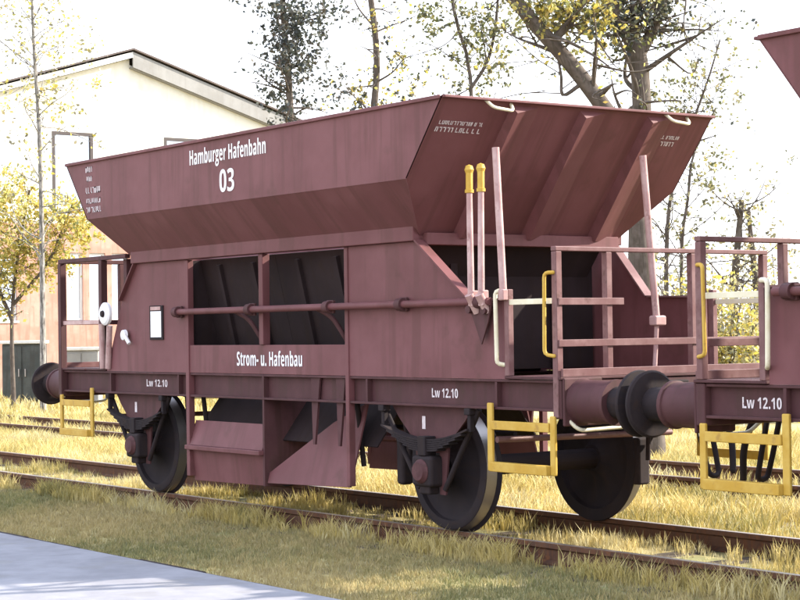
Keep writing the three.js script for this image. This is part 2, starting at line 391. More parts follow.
    // suspension at each axle
    for (const ax of [-2.4, 2.4]) {
      const S = new THREE.Shape([[-0.52, 0.975], [0.52, 0.975], [0.42, 0.87], [0.22, 0.70], [0.17, 0.30], [0.1, 0.30], [0.1, 0.62], [-0.1, 0.62], [-0.1, 0.30], [-0.17, 0.30], [-0.22, 0.70], [-0.42, 0.87]].map(p => new THREE.Vector2(...p)));
      const g = new THREE.ExtrudeGeometry(S, { depth: 0.016, bevelEnabled: false }); g.translate(ax, 0, s > 0 ? 0.955 : -0.971);
      obj('axle_guard', fin(g), M.frame, w);
      for (const q of [1, -1]) obj('guard_brace', cyl(V(ax + q * 0.16, 0.34, s * 0.965), V(ax + q * 0.62, 0.97, s * 0.985), 0.022), M.gear, w);
      const bx = obj('axle_box', [box(ax - 0.13, ax + 0.13, 0.36, 0.60, s * 0.93, s * 1.08, 0.03), box(ax - 0.07, ax + 0.07, 0.30, 0.37, s * 0.95, s * 1.05, 0.015)], M.gear, w);
      obj('cover', lathe([[0.0, 0.035], [0.07, 0.032], [0.095, 0.0], [0.095, -0.01]].map(p => [p[0], s * p[1]]), 'z', 20).translate(ax, 0.48, s * 1.085), M.frame, bx);
      const leaves = [];
      for (let k = 0; k < 6; k++) {
        const L = 0.56 - k * 0.075, y0 = 0.72 - k * 0.016; const pts = [];
        for (let i = 0; i <= 8; i++) { const t = i / 8 * 2 - 1; pts.push([ax + L * t, y0 + 0.10 * (L * t / 0.56) ** 2]); }
        for (let i = 0; i < 8; i++) { const [xa, ya] = pts[i], [xb, yb] = pts[i + 1]; const g2 = new THREE.BoxGeometry(Math.hypot(xb - xa, yb - ya) + 0.002, 0.014, 0.085); g2.rotateZ(Math.atan2(yb - ya, xb - xa)); g2.translate((xa + xb) / 2, (ya + yb) / 2, s * 1.02); leaves.push(fin(g2)); }
      }
      leaves.push(box(ax - 0.05, ax + 0.05, 0.60, 0.75, s * 0.965, s * 1.075, 0.008));
      obj('leaf_spring', leaves, M.gear, w);
      for (const q of [-1, 1]) obj('spring_shackle', [box(ax + q * 0.56 - 0.02, ax + q * 0.56 + 0.02, 0.80, 0.98, s * 1.0, s * 1.04, 0.006), box(ax + q * 0.56 - 0.035, ax + q * 0.56 + 0.035, 0.93, 0.979, s * 0.985, s * 1.06, 0.006)], M.gear, w);
    }
  }
  // white chalk label on guards, small white fittings
  for (const ax of [-2.4, 2.4]) {
    obj('guard_label', box(ax - 0.115, ax - 0.075, 0.80, 0.90, 0.972, 0.976), M.whiteWorn, w);
    obj('brake_hanger', cyl(V(ax - 1.12 * Math.sign(ax), 0.98, 0.9), V(ax - 1.12 * Math.sign(ax), 0.45, 0.84), 0.022), M.gear, w);
    obj('brake_block', [cyl(V(ax - 0.62 * Math.sign(ax), 0.98, 0.8), V(ax - 0.58 * Math.sign(ax), 0.5, 0.75), 0.02), box(ax - 0.66 * Math.sign(ax) - 0.05, ax - 0.66 * Math.sign(ax) + 0.05, 0.32, 0.7, 0.69, 0.81, 0.03)], M.gear, w);
    obj('brake_beam', [cyl(V(ax + 0.66 * Math.sign(ax), 0.72, -0.95), V(ax + 0.66 * Math.sign(ax), 0.74, 0.85), 0.024)], M.railing, w);
    obj('brake_block', [box(ax + 0.50 * Math.sign(ax) - 0.04, ax + 0.50 * Math.sign(ax) + 0.06, 0.3, 0.68, -0.81, -0.69, 0.02), cyl(V(ax + 0.62 * Math.sign(ax), 0.98, -0.75), V(ax + 0.6 * Math.sign(ax), 0.5, -0.75), 0.02)], M.gear, w);
    // wheelset
    const ws = obj('wheelset', lathe([[0.0, -1.0], [0.06, -1.0], [0.065, -0.85], [0.085, -0.8], [0.08, 0], [0.085, 0.8], [0.065, 0.85], [0.06, 1.0], [0.0, 1.0]], 'z', 20), M.gear, w);
    ws.position.set(ax, 0.492, 0);
    if (!sharedWheel.g) {
      // profile from the hub outwards; along +z is the outer side
      sharedWheel.g = lathe([[0.0, 0.10], [0.10, 0.10], [0.115, 0.06], [0.16, 0.035], [0.36, 0.015], [0.405, 0.03], [0.41, 0.068], [0.47, 0.068], [0.482, 0.06], [0.488, 0.0], [0.492, -0.035], [0.505, -0.042], [0.522, -0.055], [0.515, -0.067], [0.42, -0.068], [0.405, -0.03], [0.36, -0.01], [0.16, -0.03], [0.11, -0.07], [0.0, -0.07]], 'z', 56);
      sharedWheel.t = lathe([[0.4835, 0.058], [0.4905, 0.0], [0.4935, -0.033]], 'z', 56);
    }
    for (const s of [1, -1]) {
      const wh = obj('wheel', sharedWheel.g, M.wheel, ws); wh.position.z = s * 0.752; if (s < 0) wh.rotation.y = Math.PI;
      const td = obj('tread', sharedWheel.t, M.tread, ws); td.position.z = s * 0.752; if (s < 0) td.rotation.y = Math.PI;
    }
  }
  // brake cylinder and rods underneath
  obj('brake_cylinder', lathe([[0, -0.3], [0.15, -0.28], [0.17, -0.24], [0.17, 0.22], [0.12, 0.28], [0, 0.3]], 'x', 24).translate(-0.5, 0.8, -0.3), M.gear, w);
  obj('brake_rod', cyl(V(-2.3, 0.72, 0.05), V(2.3, 0.72, 0.05), 0.022), M.gear, w);
  for (const s of [1, -1]) obj('centre_sill', box(-3.97, 3.97, 0.99, 1.18, s * 0.30, s * 0.34), M.gear, w);
  for (const x of [-3.2, -1.4, 1.45, 3.2]) obj('cross_member', box(x - 0.05, x + 0.05, 0.995, 1.19, -0.98, 0.98), M.gear, w);

  // both ends: headstock, platform, buffers, coupling, steps, railing
  for (const e of [1, -1]) {
    obj('headstock', [box(e * 3.97, e * 4.05, 0.93, 1.205, -1.06, 1.06, 0.01)], M.frame, w);
    const pf = obj('platform', box(e * 3.43, e * 4.06, 1.208, 1.228, -1.07, 1.07, 0.004), M.frame, w);
    obj('toe_board', box(e * 4.035, e * 4.058, 1.2285, 1.285, -1.05, 1.05, 0.003), M.railing, pf);
    if (e < 0) obj('platform', box(-3.42, -2.98, 1.208, 1.228, -1.06, 1.06, 0.004), M.frame, w);
    for (const s of [1, -1]) {
      const b = obj('buffer', [box(e * 4.051, e * 4.075, 0.88, 1.22, s * 0.875 - 0.18, s * 0.875 + 0.18, 0.01), lathe([[0.0, 0], [0.165, 0.0], [0.155, 0.02], [0.15, 0.33], [0.162, 0.335], [0.162, 0.365], [0.0, 0.365]].map(p => [p[0], p[1] * e]), 'x', 28).translate(e * 4.075, 1.05, s * 0.875)].map(fin), M.frame, w);
      obj('plunger', lathe([[0, 0], [0.115, 0], [0.115, 0.23], [0, 0.23]].map(p => [p[0], p[1] * e]), 'x', 24).translate(e * 4.435, 1.05, s * 0.875), M.gear, b);
      obj('buffer_head', lathe([[0, 0], [0.10, -0.03], [0.215, -0.018], [0.23, -0.005], [0.225, 0.018], [0.12, 0.032], [0, 0.036]].map(p => [p[0], p[1] * e]), 'x', 36).translate(e * 4.655, 1.05, s * 0.875), M.gear, b);
      // step frame (yellow) with two treads
      obj('step_upright', box(e * 3.235, e * 3.295, 0.53, 1.03, s * 1.06, s * 1.085, 0.008), M.yellow, w);
      obj('step_upright', box(e * 3.945, e * 4.0, 0.53, 0.95, s * 1.06, s * 1.085, 0.008), M.yellow, w);
      obj('step_tread', box(e * 3.296, e * 3.944, 0.835, 0.90, s * 1.06, s * 1.095, 0.006), M.yellow, w);
      obj('step_tread', box(e * 3.296, e * 3.944, 0.53, 0.60, s * 1.06, s * 1.12, 0.006), M.yellow, w);
      // shunter's handle under the buffer beam
      obj('shunter_handle', bar([V(e * 4.04, 0.945, s * 1.02), V(e * 4.12, 0.85, s * 0.96), V(e * 4.12, 0.86, s * 0.50), V(e * 4.04, 0.96, s * 0.44)], 0.014, 0.05), M.cream, w);
    }
    const ck = obj('draw_hook', [box(e * 4.05, e * 4.08, 0.92, 1.18, -0.16, 0.16, 0.01), box(e * 4.08, e * 4.30, 1.02, 1.08, -0.03, 0.03, 0.012), bar([V(e * 4.28, 1.05, 0), V(e * 4.40, 1.02, 0), V(e * 4.42, 1.10, 0), V(e * 4.36, 1.14, 0)], 0.032, 0.05)], M.gear, w);
    obj('coupling_link', bar([V(e * 4.33, 1.06, 0.06), V(e * 4.42, 0.72, 0.06), V(e * 4.48, 0.50, 0.05), V(e * 4.48, 0.50, -0.05), V(e * 4.42, 0.72, -0.06), V(e * 4.33, 1.06, -0.06)], 0.02, 0.06), M.gear, ck);
    obj('brake_hose', bar([V(e * 4.05, 1.0, -0.35), V(e * 4.2, 0.98, -0.35), V(e * 4.34, 0.75, -0.33), V(e * 4.42, 0.52, -0.25)], 0.024, 0.12), M.gear, w);
  }
  // railing at the lever end (right)
  const post = (name, x, z, y0, y1, r, m) => obj(name, box(x - r, x + r, y0, y1, z - r, z + r, 0.006), m, w);
  for (const z of [1.045, 0.57, -0.28, -1.045]) post('railing_post', 4.0, z, z === 1.045 ? 0.94 : 1.2285, 2.115, 0.027, M.railing);
  obj('top_rail', box(3.972, 4.028, 2.116, 2.15, -1.075, 1.075, 0.006), M.railing, w);
  obj('middle_rail', [box(4.028, 4.038, 1.735, 1.785, 0.44, 1.06, 0.003)], M.railing, w);
  obj('middle_rail', [box(4.028, 4.038, 1.44, 1.49, -1.06, 1.06, 0.003)], M.railing, w);
  for (const s of [1, -1]) {
    obj('safety_bar', box(3.455, 3.972, 1.745, 1.785, s * 1.05, s * 1.06, 0.003), M.cream, w);
    obj('railing_post', box(3.435, 3.485, 1.2285, 1.86, s * 1.02, s * 1.07, 0.006), M.railing, w);
    obj('grab_handle', bar([V(4.0, 1.965, s * 1.075), V(3.93, 1.965, s * 1.10), V(3.92, 1.385, s * 1.10), V(4.0, 1.375, s * 1.075)], 0.014, 0.05), M.yellow, w);
    obj('grab_handle', bar([V(3.45, 1.85, s * 1.075), V(3.375, 1.85, s * 1.10), V(3.385, 1.32, s * 1.10), V(3.42, 1.31, s * 1.065)], 0.017, 0.04), M.cream, w);
  }
  // levers and tall pole
  for (const [x0, x1] of [[3.14, 3.085], [3.26, 3.225]]) {
    const lv = obj('door_lever', [cyl(V(x0, 1.78, 1.14), V(x1, 2.60, 1.10), 0.026, 0.023), cyl(V(x0, 1.70, 1.08), V(x0, 1.83, 1.16), 0.035), box(x0 - 0.03, x0 + 0.03, 1.74, 1.86, 1.09, 1.15, 0.01)], M.pole, w);
    obj('grip', [cyl(V(x1, 2.601, 1.10), V(x1 - 0.004, 2.75, 1.095), 0.027), lathe([[0, 0.04], [0.026, 0.03], [0.036, 0], [0.026, -0.03], [0, -0.04]], 'y', 14).translate(x1 - 0.005, 2.76, 1.095), lathe([[0, 0.02], [0.034, 0.012], [0.034, -0.012], [0, -0.02]], 'y', 14).translate(x1, 2.60, 1.10)].map(fin), M.yellow, lv);
  }
  obj('lever_quadrant', [plate([V(3.02, 1.80, 1.085), V(3.34, 1.80, 1.085), V(3.28, 1.62, 1.085), V(3.2, 1.46, 1.085), V(3.12, 1.62, 1.085)], 0.012), cyl(V(3.08, 1.72, 1.09), V(3.08, 1.72, 1.13), 0.03), cyl(V(3.26, 1.71, 1.09), V(3.26, 1.71, 1.13), 0.03)], M.frame, w);
  obj('tall_pole', [cyl(V(3.46, 1.78, 1.09), V(3.38, 2.90, 1.08), 0.028), box(3.43, 3.49, 1.78, 1.86, 1.071, 1.12, 0.008)], M.pole, w);
  obj('tall_pole', [cyl(V(3.44, 1.62, -0.45), V(3.44, 2.90, -0.33), 0.028), box(3.40, 3.48, 1.58, 1.66, -0.52, -0.40, 0.015), cyl(V(3.44, 1.60, -0.45), V(3.44, 1.23, -0.42), 0.018)], M.pole, w);
  // railing at the other end (left)
  for (const z of [1.045, -1.045]) {
    post('railing_post', -4.0, z, 0.94, 2.325, 0.035, M.frame);
    post('railing_post', -3.05, z, 1.2285, 2.325, 0.035, M.frame);
    obj('top_rail', box(-4.035, -2.5, 2.326, 2.37, z - 0.03, z + 0.03, 0.006), M.frame, w);
    obj('middle_rail', box(-3.965, -3.085, 1.68, 1.72, z - 0.01, z + 0.01, 0.004), M.pole, w);
  }
  for (const z of [0.35, -0.35]) post('railing_post', -4.0, z, 1.2285, 2.325, 0.03, M.frame);
  obj('top_rail', box(-4.03, -3.97, 2.326, 2.37, -1.01, 1.01, 0.006), M.frame, w);
  obj('middle_rail', box(-4.045, -4.031, 1.68, 1.73, -1.03, 1.03, 0.004), M.frame, w);
  post('bracing_post', -2.62, 0.98, 1.91, 2.325, 0.035, M.frame);
  { // white round signal disc with a dark boss on the left end
    const d = obj('signal_disc', lathe([[0, 0.03], [0.095, 0.03], [0.115, 0.015], [0.115, -0.015], [0, -0.02]], 'z', 24).translate(-2.84, 1.78, 1.12), M.white, w);
    obj('boss', lathe([[0, 0.02], [0.03, 0.018], [0.035, 0]], 'z', 14).translate(-2.845, 1.78, 1.151), M.gear, d);
    obj('signal_bracket', cyl(V(-3.0, 1.68, 1.09), V(-3.02, 1.23, 1.07), 0.03), M.pole, w);
    obj('signal_bracket', cyl(V(-2.82, 1.66, 1.09), V(-2.9, 1.23, 1.07), 0.03), M.pole, w);
    obj('signal_knob', [lathe([[0, 0.05], [0.05, 0.03], [0.055, 0], [0, -0.03]], 'z', 14).translate(-2.50, 1.565, 1.08), cyl(V(-2.46, 1.55, 1.1), V(-2.40, 1.48, 1.09), 0.02)].map(fin), M.white, w);
  }
  // lettering; text on both sides so that either wagon may be turned round
  const letter = (name, g, x, y, z, m, s = 1, rx = 0) => { const o = obj(name, g, m, w); if (name === 'stencil_marks') o.userData.kind = 'stuff'; o.position.set(x, y, z); if (s < 0) o.rotation.y = Math.PI; return o; };
  for (const s of [1, -1]) {
    letter('lettering', letters('Hamburger Hafenbahn', 1.30, 0.185), s * 0.04, 3.035, s * 1.394, M.white, s);
    letter('lettering', letters('03', 0.25, 0.20), s * 0.04, 2.80, s * 1.394, M.white, s);
    letter('lettering', letters('Strom- u. Hafenbau', 1.08, 0.135), s * 0.14, 1.275, s * 1.0525, M.white, s);
    letter('lettering', letters('Lw 12.10', 0.33, 0.072), s > 0 ? 2.62 : 3.53, 1.05, s * 1.0035, M.whiteWorn, s);
    letter('lettering', letters('Lw 12.10', 0.42, 0.07), s * -2.0, 1.06, s * 1.0035, M.whiteWorn, s);
    letter('stencil_marks', strokes([[0.02, 0.14, 0.43, 0.055], [0.04, 0.12, 0.34, 0.05], [0.02, 0.32, 0.22, 0.06], [0.03, 0.33, 0.12, 0.05], [0.03, 0.33, 0.03, 0.055]], 90), s * -2.72, 2.745, s * 1.394, M.whiteWorn, s);
    if (s > 0) {
      const card = obj('wagon_card', box(-2.03, -1.76, 1.515, 1.845, 1.051, 1.062, 0.003), M.gear, w);
      obj('paper', box(-2.0, -1.79, 1.54, 1.79, 1.063, 1.066), M.white, card);
      obj('card_clip', box(-2.0, -1.80, 1.80, 1.835, 1.063, 1.068, 0.001), M.pole, card);
    }
  }
  for (const e of [1, -1]) for (const z of [1.12, -0.92]) {
    const o = obj('stencil_marks', strokes([[-0.2, 0.2, 0.065, 0.034], [-0.21, 0.2, 0.0, 0.042]], 91 + Math.round(z * 10)), M.whiteWorn, w);
    o.userData.kind = 'stuff';
    const nx = 0.775, ny = -0.632; const y = 3.05, x = MX + (y - MY) * 0.8045;
    o.position.set(e * x + e * nx * 0.004, y + ny * 0.004, z);
    const bx = V(0, 0, -e), by = V(e * 0.6268, 0.7792, 0), bz = V().crossVectors(bx, by);
    o.setRotationFromMatrix(new THREE.Matrix4().makeBasis(bx, by, bz));
  }
  return w;
}
hopperWagon('brown-red hopper wagon with yellow-tipped levers filling the picture', -2.4, 0, true);
hopperWagon('brown-red hopper wagon cut off by the right edge of the picture', 7.02, Math.PI, false);

// ---------------------------------------------------------------- building behind on the left
{
  const X = -36, Zc = -15.2, PY = 9.33, hw = 8.6, sl = 0.305, L = 22;
  const b = thing('gabled_building', 'white plastered gabled building with brick ground floor behind the trees', 'building', [X, 0, Zc]);
  const ey = PY - hw * sl;
  // gable wall in pieces round the two upper windows (front plane x = 0)
  const wins = [[1.18, 2.44, 5.0, 7.3], [-2.35, -1.1, 5.0, 7.3]];
  const Y0 = 4.7;
  const S = new THREE.Shape([[-hw, Y0], [hw, Y0], [hw, ey], [0, PY], [-hw, ey]].map(p => new THREE.Vector2(...p)));
  for (const [z0, z1, y0, y1] of wins) S.holes.push(new THREE.Path([[-z1, y0], [-z1, y1], [-z0, y1], [-z0, y0]].map(p => new THREE.Vector2(...p))));
  let g = new THREE.ExtrudeGeometry(S, { depth: 0.3, bevelEnabled: false }); g.rotateY(Math.PI / 2); g.translate(-0.3, 0, 0);
  obj('gable_wall', fin(g), M.plaster, b);
  const low = [[3.55, 4.45, 2.0, 3.75], [1.55, 2.05, 2.0, 3.9], [0.85, 1.35, 2.0, 3.9], [0.15, 0.65, 2.0, 3.9], [-3.5, -2.4, 1.6, 3.6]];
  const S2 = new THREE.Shape([[-hw, GY - 0.3], [hw, GY - 0.3], [hw, Y0 - 0.01], [-hw, Y0 - 0.01]].map(p => new THREE.Vector2(...p)));
  for (const [z0, z1, y0, y1] of low) S2.holes.push(new THREE.Path([[-z1, y0], [-z1, y1], [-z0, y1], [-z0, y0]].map(p => new THREE.Vector2(...p))));
  g = new THREE.ExtrudeGeometry(S2, { depth: 0.34, bevelEnabled: false }); g.rotateY(Math.PI / 2); g.translate(-0.31, 0, 0);
  obj('brick_wall', fin(g), M.brick, b);
  obj('side_wall', box(-L, -0.3, GY - 0.3, ey, hw - 0.3, hw, 0), M.plaster, b);
  obj('side_wall', box(-L, -0.3, GY - 0.3, ey, -hw, -hw + 0.3, 0), M.plaster, b);
  obj('back_wall', box(-L - 0.3, -L, GY - 0.3, ey, -hw, hw, 0), M.plaster, b);
  obj('upper_floor', box(-L, -0.32, 4.3, 4.5, -hw + 0.31, hw - 0.31), M.trim, b);
  for (const [z0, z1, y0, y1] of [...wins, ...low]) {
    const up = y0 > 4.5, t = up ? 0.09 : 0.06, x1 = up ? 0.012 : -0.02;
    const f = obj('window_frame', [box(x1 - 0.1, x1, y0, y0 + t, z0, z1), box(x1 - 0.1, x1, y1 - t, y1, z0, z1), box(x1 - 0.1, x1, y0 + t, y1 - t, z0, z0 + t), box(x1 - 0.1, x1, y0 + t, y1 - t, z1 - t, z1)], up ? M.darkFrame : M.trim, b);
    obj('pane', box(x1 - 0.07, x1 - 0.05, y0 + t, y1 - t, z0 + t, z1 - t), M.glass, f);
    obj('sill', box(x1 - 0.1, x1 + 0.08, y0 - 0.06, y0 - 0.002, z0 - 0.05, z1 + 0.05), M.trim, f);
  }
  for (const s of [1, -1]) {
    const o = a => s > 0 ? a : a.slice().reverse();
    const rl = hw + 0.7;
    pl3('roof_slope', o([[0.30, PY + 0.40, 0], [-L - 0.6, PY + 0.40, 0], [-L - 0.6, PY + 0.40 - rl * sl, s * rl], [0.30, PY + 0.40 - rl * sl, s * rl]].map(p => V(...p)).reverse()), 0.05, M.roof, b);
    // barge board below the roof edge, deep and coloured grey for shade on the far slope, narrow and white on the near one
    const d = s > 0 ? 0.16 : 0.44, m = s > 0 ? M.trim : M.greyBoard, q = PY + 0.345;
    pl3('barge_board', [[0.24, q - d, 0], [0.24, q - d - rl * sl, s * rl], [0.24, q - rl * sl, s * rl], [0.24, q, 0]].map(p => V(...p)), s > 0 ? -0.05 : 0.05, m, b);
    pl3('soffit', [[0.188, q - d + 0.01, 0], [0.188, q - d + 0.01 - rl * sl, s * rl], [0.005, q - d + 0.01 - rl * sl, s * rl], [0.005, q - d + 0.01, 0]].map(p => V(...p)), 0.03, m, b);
    if (s > 0) pl3('gable_strip', [[0.003, PY - 0.02, 0], [0.003, PY - 0.02 - hw * sl, s * hw], [0.003, q - 0.012 - d - hw * sl, s * hw], [0.003, q - 0.012 - d, 0]].map(p => V(...p)), -0.2, M.plaster, b);
  }
  function pl3(n, pts, t, m, parent) { return obj(n, plate(pts, t), m, parent); }
}
function cabinet(u, depth, hw, h, label, m) {
  const p = at(u, 392, depth), c = thing('metal_cabinet', label, 'cabinet', [p.x, GY, p.z], Math.PI / 2 - 0.62, 'metal cabinets by the brick wall');
  obj('body', box(-hw, hw, 0.08, h - 0.08, -0.3, 0.3, 0.02), m, c);
  obj('plinth', box(-hw + 0.05, hw - 0.05, -0.1, 0.078, -0.27, 0.27), M.gear, c);
  obj('roof', box(-hw - 0.05, hw + 0.05, h - 0.078, h, -0.36, 0.36, 0.02), M.trim, c);
  for (const s of [-1, 1]) { const d = obj('door', box(s * hw * 0.5 - hw * 0.46, s * hw * 0.5 + hw * 0.46, 0.14, h - 0.14, 0.302, 0.325, 0.008), m, c); obj('handle', box(s * 0.08 - 0.015, s * 0.08 + 0.015, h * 0.45, h * 0.57, 0.326, 0.36, 0.005), M.tread, d); }
}
cabinet(25, 46, 0.5, 1.62, 'dark metal cabinet in front of the brick wall at the left edge', M.cabinet);
cabinet(84, 44, 0.4, 1.45, 'grey metal cabinet seen through the left railing of the wagon', M.greyBoard);

// ---------------------------------------------------------------- trees and shrubs
const leafMats = {};
function leafMat(key, r, g, b) {
  if (!leafMats[key]) leafMats[key] = new THREE.MeshPhysicalMaterial({ color: new THREE.Color(r, g, b), vertexColors: true, roughness: 0.9, transmission: 0.5, thickness: 0, side: THREE.DoubleSide });
  return leafMats[key];
}
function leafMesh(name, spots, size, tones, parent) { // spots: Vector3 list
  const pos = new Float32Array(spots.length * 18), nor = new Float32Array(spots.length * 18), col = new Float32Array(spots.length * 18);
  const a = V(), b = V(), n = V(), p = V();
  spots.forEach((c, i) => {
    a.set(gauss(), gauss(), gauss()).normalize(); b.set(gauss(), gauss(), gauss()).cross(a).normalize(); n.crossVectors(a, b);
    const L = size * rr(0.65, 1.3), W = L * rr(0.5, 0.7);
    const q = [[-1, 0], [-0.1, -1], [1, 0], [-1, 0], [1, 0], [-0.1, 1]];
    const t = tones[Math.floor(rnd() * tones.length)], k = rr(0.75, 1.25);
    q.forEach(([u, v], j) => {
      p.copy(c).addScaledVector(a, u * L / 2).addScaledVector(b, v * W / 2);
      const o = i * 18 + j * 3; pos[o] = p.x; pos[o + 1] = p.y; pos[o + 2] = p.z;
      nor[o] = n.x; nor[o + 1] = n.y; nor[o + 2] = n.z; col[o] = t[0] * k; col[o + 1] = t[1] * k; col[o + 2] = t[2] * k;
    });
  });
  const g = new THREE.BufferGeometry();
  g.setAttribute('position', new THREE.BufferAttribute(pos, 3)); g.setAttribute('normal', new THREE.BufferAttribute(nor, 3)); g.setAttribute('color', new THREE.BufferAttribute(col, 3));
  const m = new THREE.Mesh(g, leafMat('leaf', 1, 1, 1)); m.name = name; m.castShadow = m.receiveShadow = true; parent.add(m); return m;
}
function limb(pts, r0, r1, seg = 7) {
  const c = new THREE.CatmullRomCurve3(pts), n = Math.max(4, pts.length * 4);
  const g = new THREE.TubeGeometry(c, n, 1, seg, false), p = g.attributes.position, uvA = g.attributes.uv, q = V(), ctr = V();
  for (let i = 0; i < p.count; i++) {
    const t = Math.floor(i / (seg + 1)) / n; c.getPointAt(Math.min(1, t), ctr);
    q.fromBufferAttribute(p, i).sub(ctr).multiplyScalar(r0 + (r1 - r0) * t).add(ctr); p.setXYZ(i, q.x, q.y, q.z);
  }
  return fin(g);
}
const YEL = [[0.60, 0.47, 0.09], [0.52, 0.45, 0.10], [0.42, 0.40, 0.09], [0.64, 0.48, 0.14]], DRK = [[0.05, 0.06, 0.045], [0.07, 0.075, 0.05], [0.045, 0.055, 0.06], [0.10, 0.085, 0.06]], MIX = [[0.20, 0.20, 0.06], [0.12, 0.13, 0.05], [0.30, 0.26, 0.09], [0.08, 0.08, 0.05]], PALE = [[0.34, 0.32, 0.16], [0.26, 0.24, 0.14], [0.40, 0.34, 0.18], [0.16, 0.15, 0.10]];
/* stems: lists of [u, v] with radii; blobs: [u, v, radius in metres, leaf count] ; all at one depth with spread in depth */
function tree(name, label, depth, stems, blobs, leaf, tones, bark, sd, twigs = 30) {
  setSeed(sd);
  const p0 = at(stems[0].p[0][0], stems[0].p[0][1], depth);
  const t = thing(name, label, 'tree', [p0.x, GY, p0.z]);
  const O = V(p0.x, GY, p0.z);
  const gs = [], tips = [];
  stems.forEach((s, si) => {
    const pts = s.p.map(([u, v, dd = 0]) => at(u, v, depth + dd).sub(O));
    if (si === 0) pts[0].y = -0.2;
    gs.push(limb(pts, s.r[0], s.r[1], 9));
    const c = new THREE.CatmullRomCurve3(pts);
    const n = Math.round(twigs * (s.k ?? 1));
    for (let i = 0; i < n; i++) {
      const k = rr(s.from ?? 0.45, 1), b = c.getPointAt(k), tn = c.getTangentAt(k);
      const d = V(gauss(), gauss() * 0.6 + 0.35, gauss()).normalize().addScaledVector(tn, 0.5).normalize();
      const L = rr(0.5, 1.5) * (s.len ?? 1), r = (s.r[0] + (s.r[1] - s.r[0]) * k) * 0.35;
      const q = [b.clone()]; let cur = b.clone();
      for (let j = 0; j < 3; j++) { d.x += gauss() * 0.25; d.y += gauss() * 0.2 - 0.06; d.z += gauss() * 0.25; d.normalize(); cur = cur.clone().addScaledVector(d, L / 3); q.push(cur); }
      gs.push(limb(q, Math.max(0.008, r), 0.005, 5)); tips.push(q[2], q[3]);
      for (let m = 0; m < 2; m++) { const e0 = q[1 + m].clone(), e1 = e0.clone().add(V(gauss(), gauss() * 0.7, gauss()).multiplyScalar(L * 0.22)), e2 = e1.clone().add(V(gauss(), gauss() * 0.7, gauss()).multiplyScalar(L * 0.14)); gs.push(limb([e0, e1, e2], Math.max(0.006, r * 0.5), 0.004, 4)); tips.push(e2); }
    }
  });
  obj('trunk', gs, bark, t);
  const spots = [];
  for (const [u, v, R, n] of blobs) {
    const c = at(u, v, depth).sub(O);
    const cl = Math.max(3, Math.round(n / 14));
    for (let i = 0; i < cl; i++) {
      const d = V(gauss(), gauss(), gauss()).multiplyScalar(R * 0.55).add(c);
      const s = R * rr(0.06, 0.17);
      for (let j = 0; j < 14; j++) spots.push(V(gauss(), gauss(), gauss()).multiplyScalar(s).add(d));
    }
  }
  for (const q of tips) { const n = Math.floor(rr(0, 9)); for (let j = 0; j < n; j++) spots.push(V(gauss(), gauss(), gauss()).multiplyScalar(0.14).add(q)); }
  leafMesh('crown', spots, leaf, tones, t);
  return t;
}
tree('birch_tree', 'slender birch in front of the gabled building at the left edge', 40,
  [{ p: [[43, 400], [41, 190], [38, 110], [34, 50], [32, 0], [30, -60]], r: [0.07, 0.028], from: 0.3, len: 1.2, k: 1.2 }],
  [[20, 60, 1.2, 110], [60, 40, 1.2, 130], [90, 60, 0.9, 60], [35, 100, 0.8, 120], [70, 80, 0.9, 110], [10, 150, 1.0, 160], [40, -40, 1.5, 300], [60, 88, 0.6, 120], [15, 195, 0.8, 200]], 0.10, [...PALE, ...YEL], M.birchBark, 101, 42);
tree('dark_leaved_tree', 'dark leaved tree rising behind the hopper left of the middle', 38,
  [{ p: [[294, 400], [291, 130], [288, 70], [283, 10], [280, -60]], r: [0.12, 0.05], from: 0.4, len: 1.0 }],
  [[290, 60, 0.5, 800], [284, 20, 0.5, 800], [300, 15, 0.7, 500], [330, 20, 0.6, 220], [282, 95, 0.45, 260], [310, 70, 0.7, 200], [318, 40, 0.6, 160], [335, 95, 0.6, 150], [290, -30, 1.0, 500]], 0.10, DRK, M.bark, 102, 46);
tree('thin_trunk_tree', 'thin straight trunk with yellow leaves low down behind the hopper', 36,
  [{ p: [[370, 400], [374, 110], [377, 70], [375, 30], [371, 0], [368, -60]], r: [0.10, 0.055], from: 0.5 }],
  [[380, 90, 0.5, 200], [405, 80, 0.5, 150], [400, 60, 0.35, 90], [360, 100, 0.5, 120], [390, 20, 0.4, 60], [380, -40, 1.2, 400]], 0.09, [...YEL, ...DRK], M.bark, 103, 22);
tree('leafy_young_tree', 'young tree with scattered leaves above the near corner of the hopper', 34,
  [{ p: [[472, 400], [472, 110], [468, 60], [456, 20], [446, -40]], r: [0.055, 0.03], from: 0.45 }, { p: [[470, 90], [488, 60], [496, 20], [500, -40]], r: [0.035, 0.02], from: 0.1 }],
  [[445, 20, 0.5, 190], [478, 15, 0.5, 230], [490, 60, 0.45, 200], [462, 45, 0.4, 150], [470, 85, 0.5, 170], [500, 25, 0.4, 200], [515, 12, 0.4, 140], [430, 8, 0.4, 130], [470, -40, 1.2, 450]], 0.09, MIX, M.bark, 104, 26);
tree('leaning_tree', 'tree with a thick trunk leaning left above the hopper end', 24,
  [{ p: [[655, 400], [625, 140], [604, 108], [585, 82], [560, 52], [538, 28], [515, 0], [480, -40]], r: [0.16, 0.085], from: 0.5, k: 0.5 }, { p: [[580, 85], [563, 95], [561, 75], [556, 50]], r: [0.03, 0.012], from: 0.3, k: 0.3 }, { p: [[552, 42], [575, 15], [590, -30]], r: [0.06, 0.04], from: 0.2, k: 0.5 }],
  [[560, 12, 0.40, 700], [585, 15, 0.32, 520], [540, 8, 0.3, 340], [610, 12, 0.3, 340], [600, 45, 0.13, 60], [520, -30, 0.8, 400], [590, -40, 0.9, 500]], 0.075, [...MIX, ...YEL], M.bark, 105, 24);
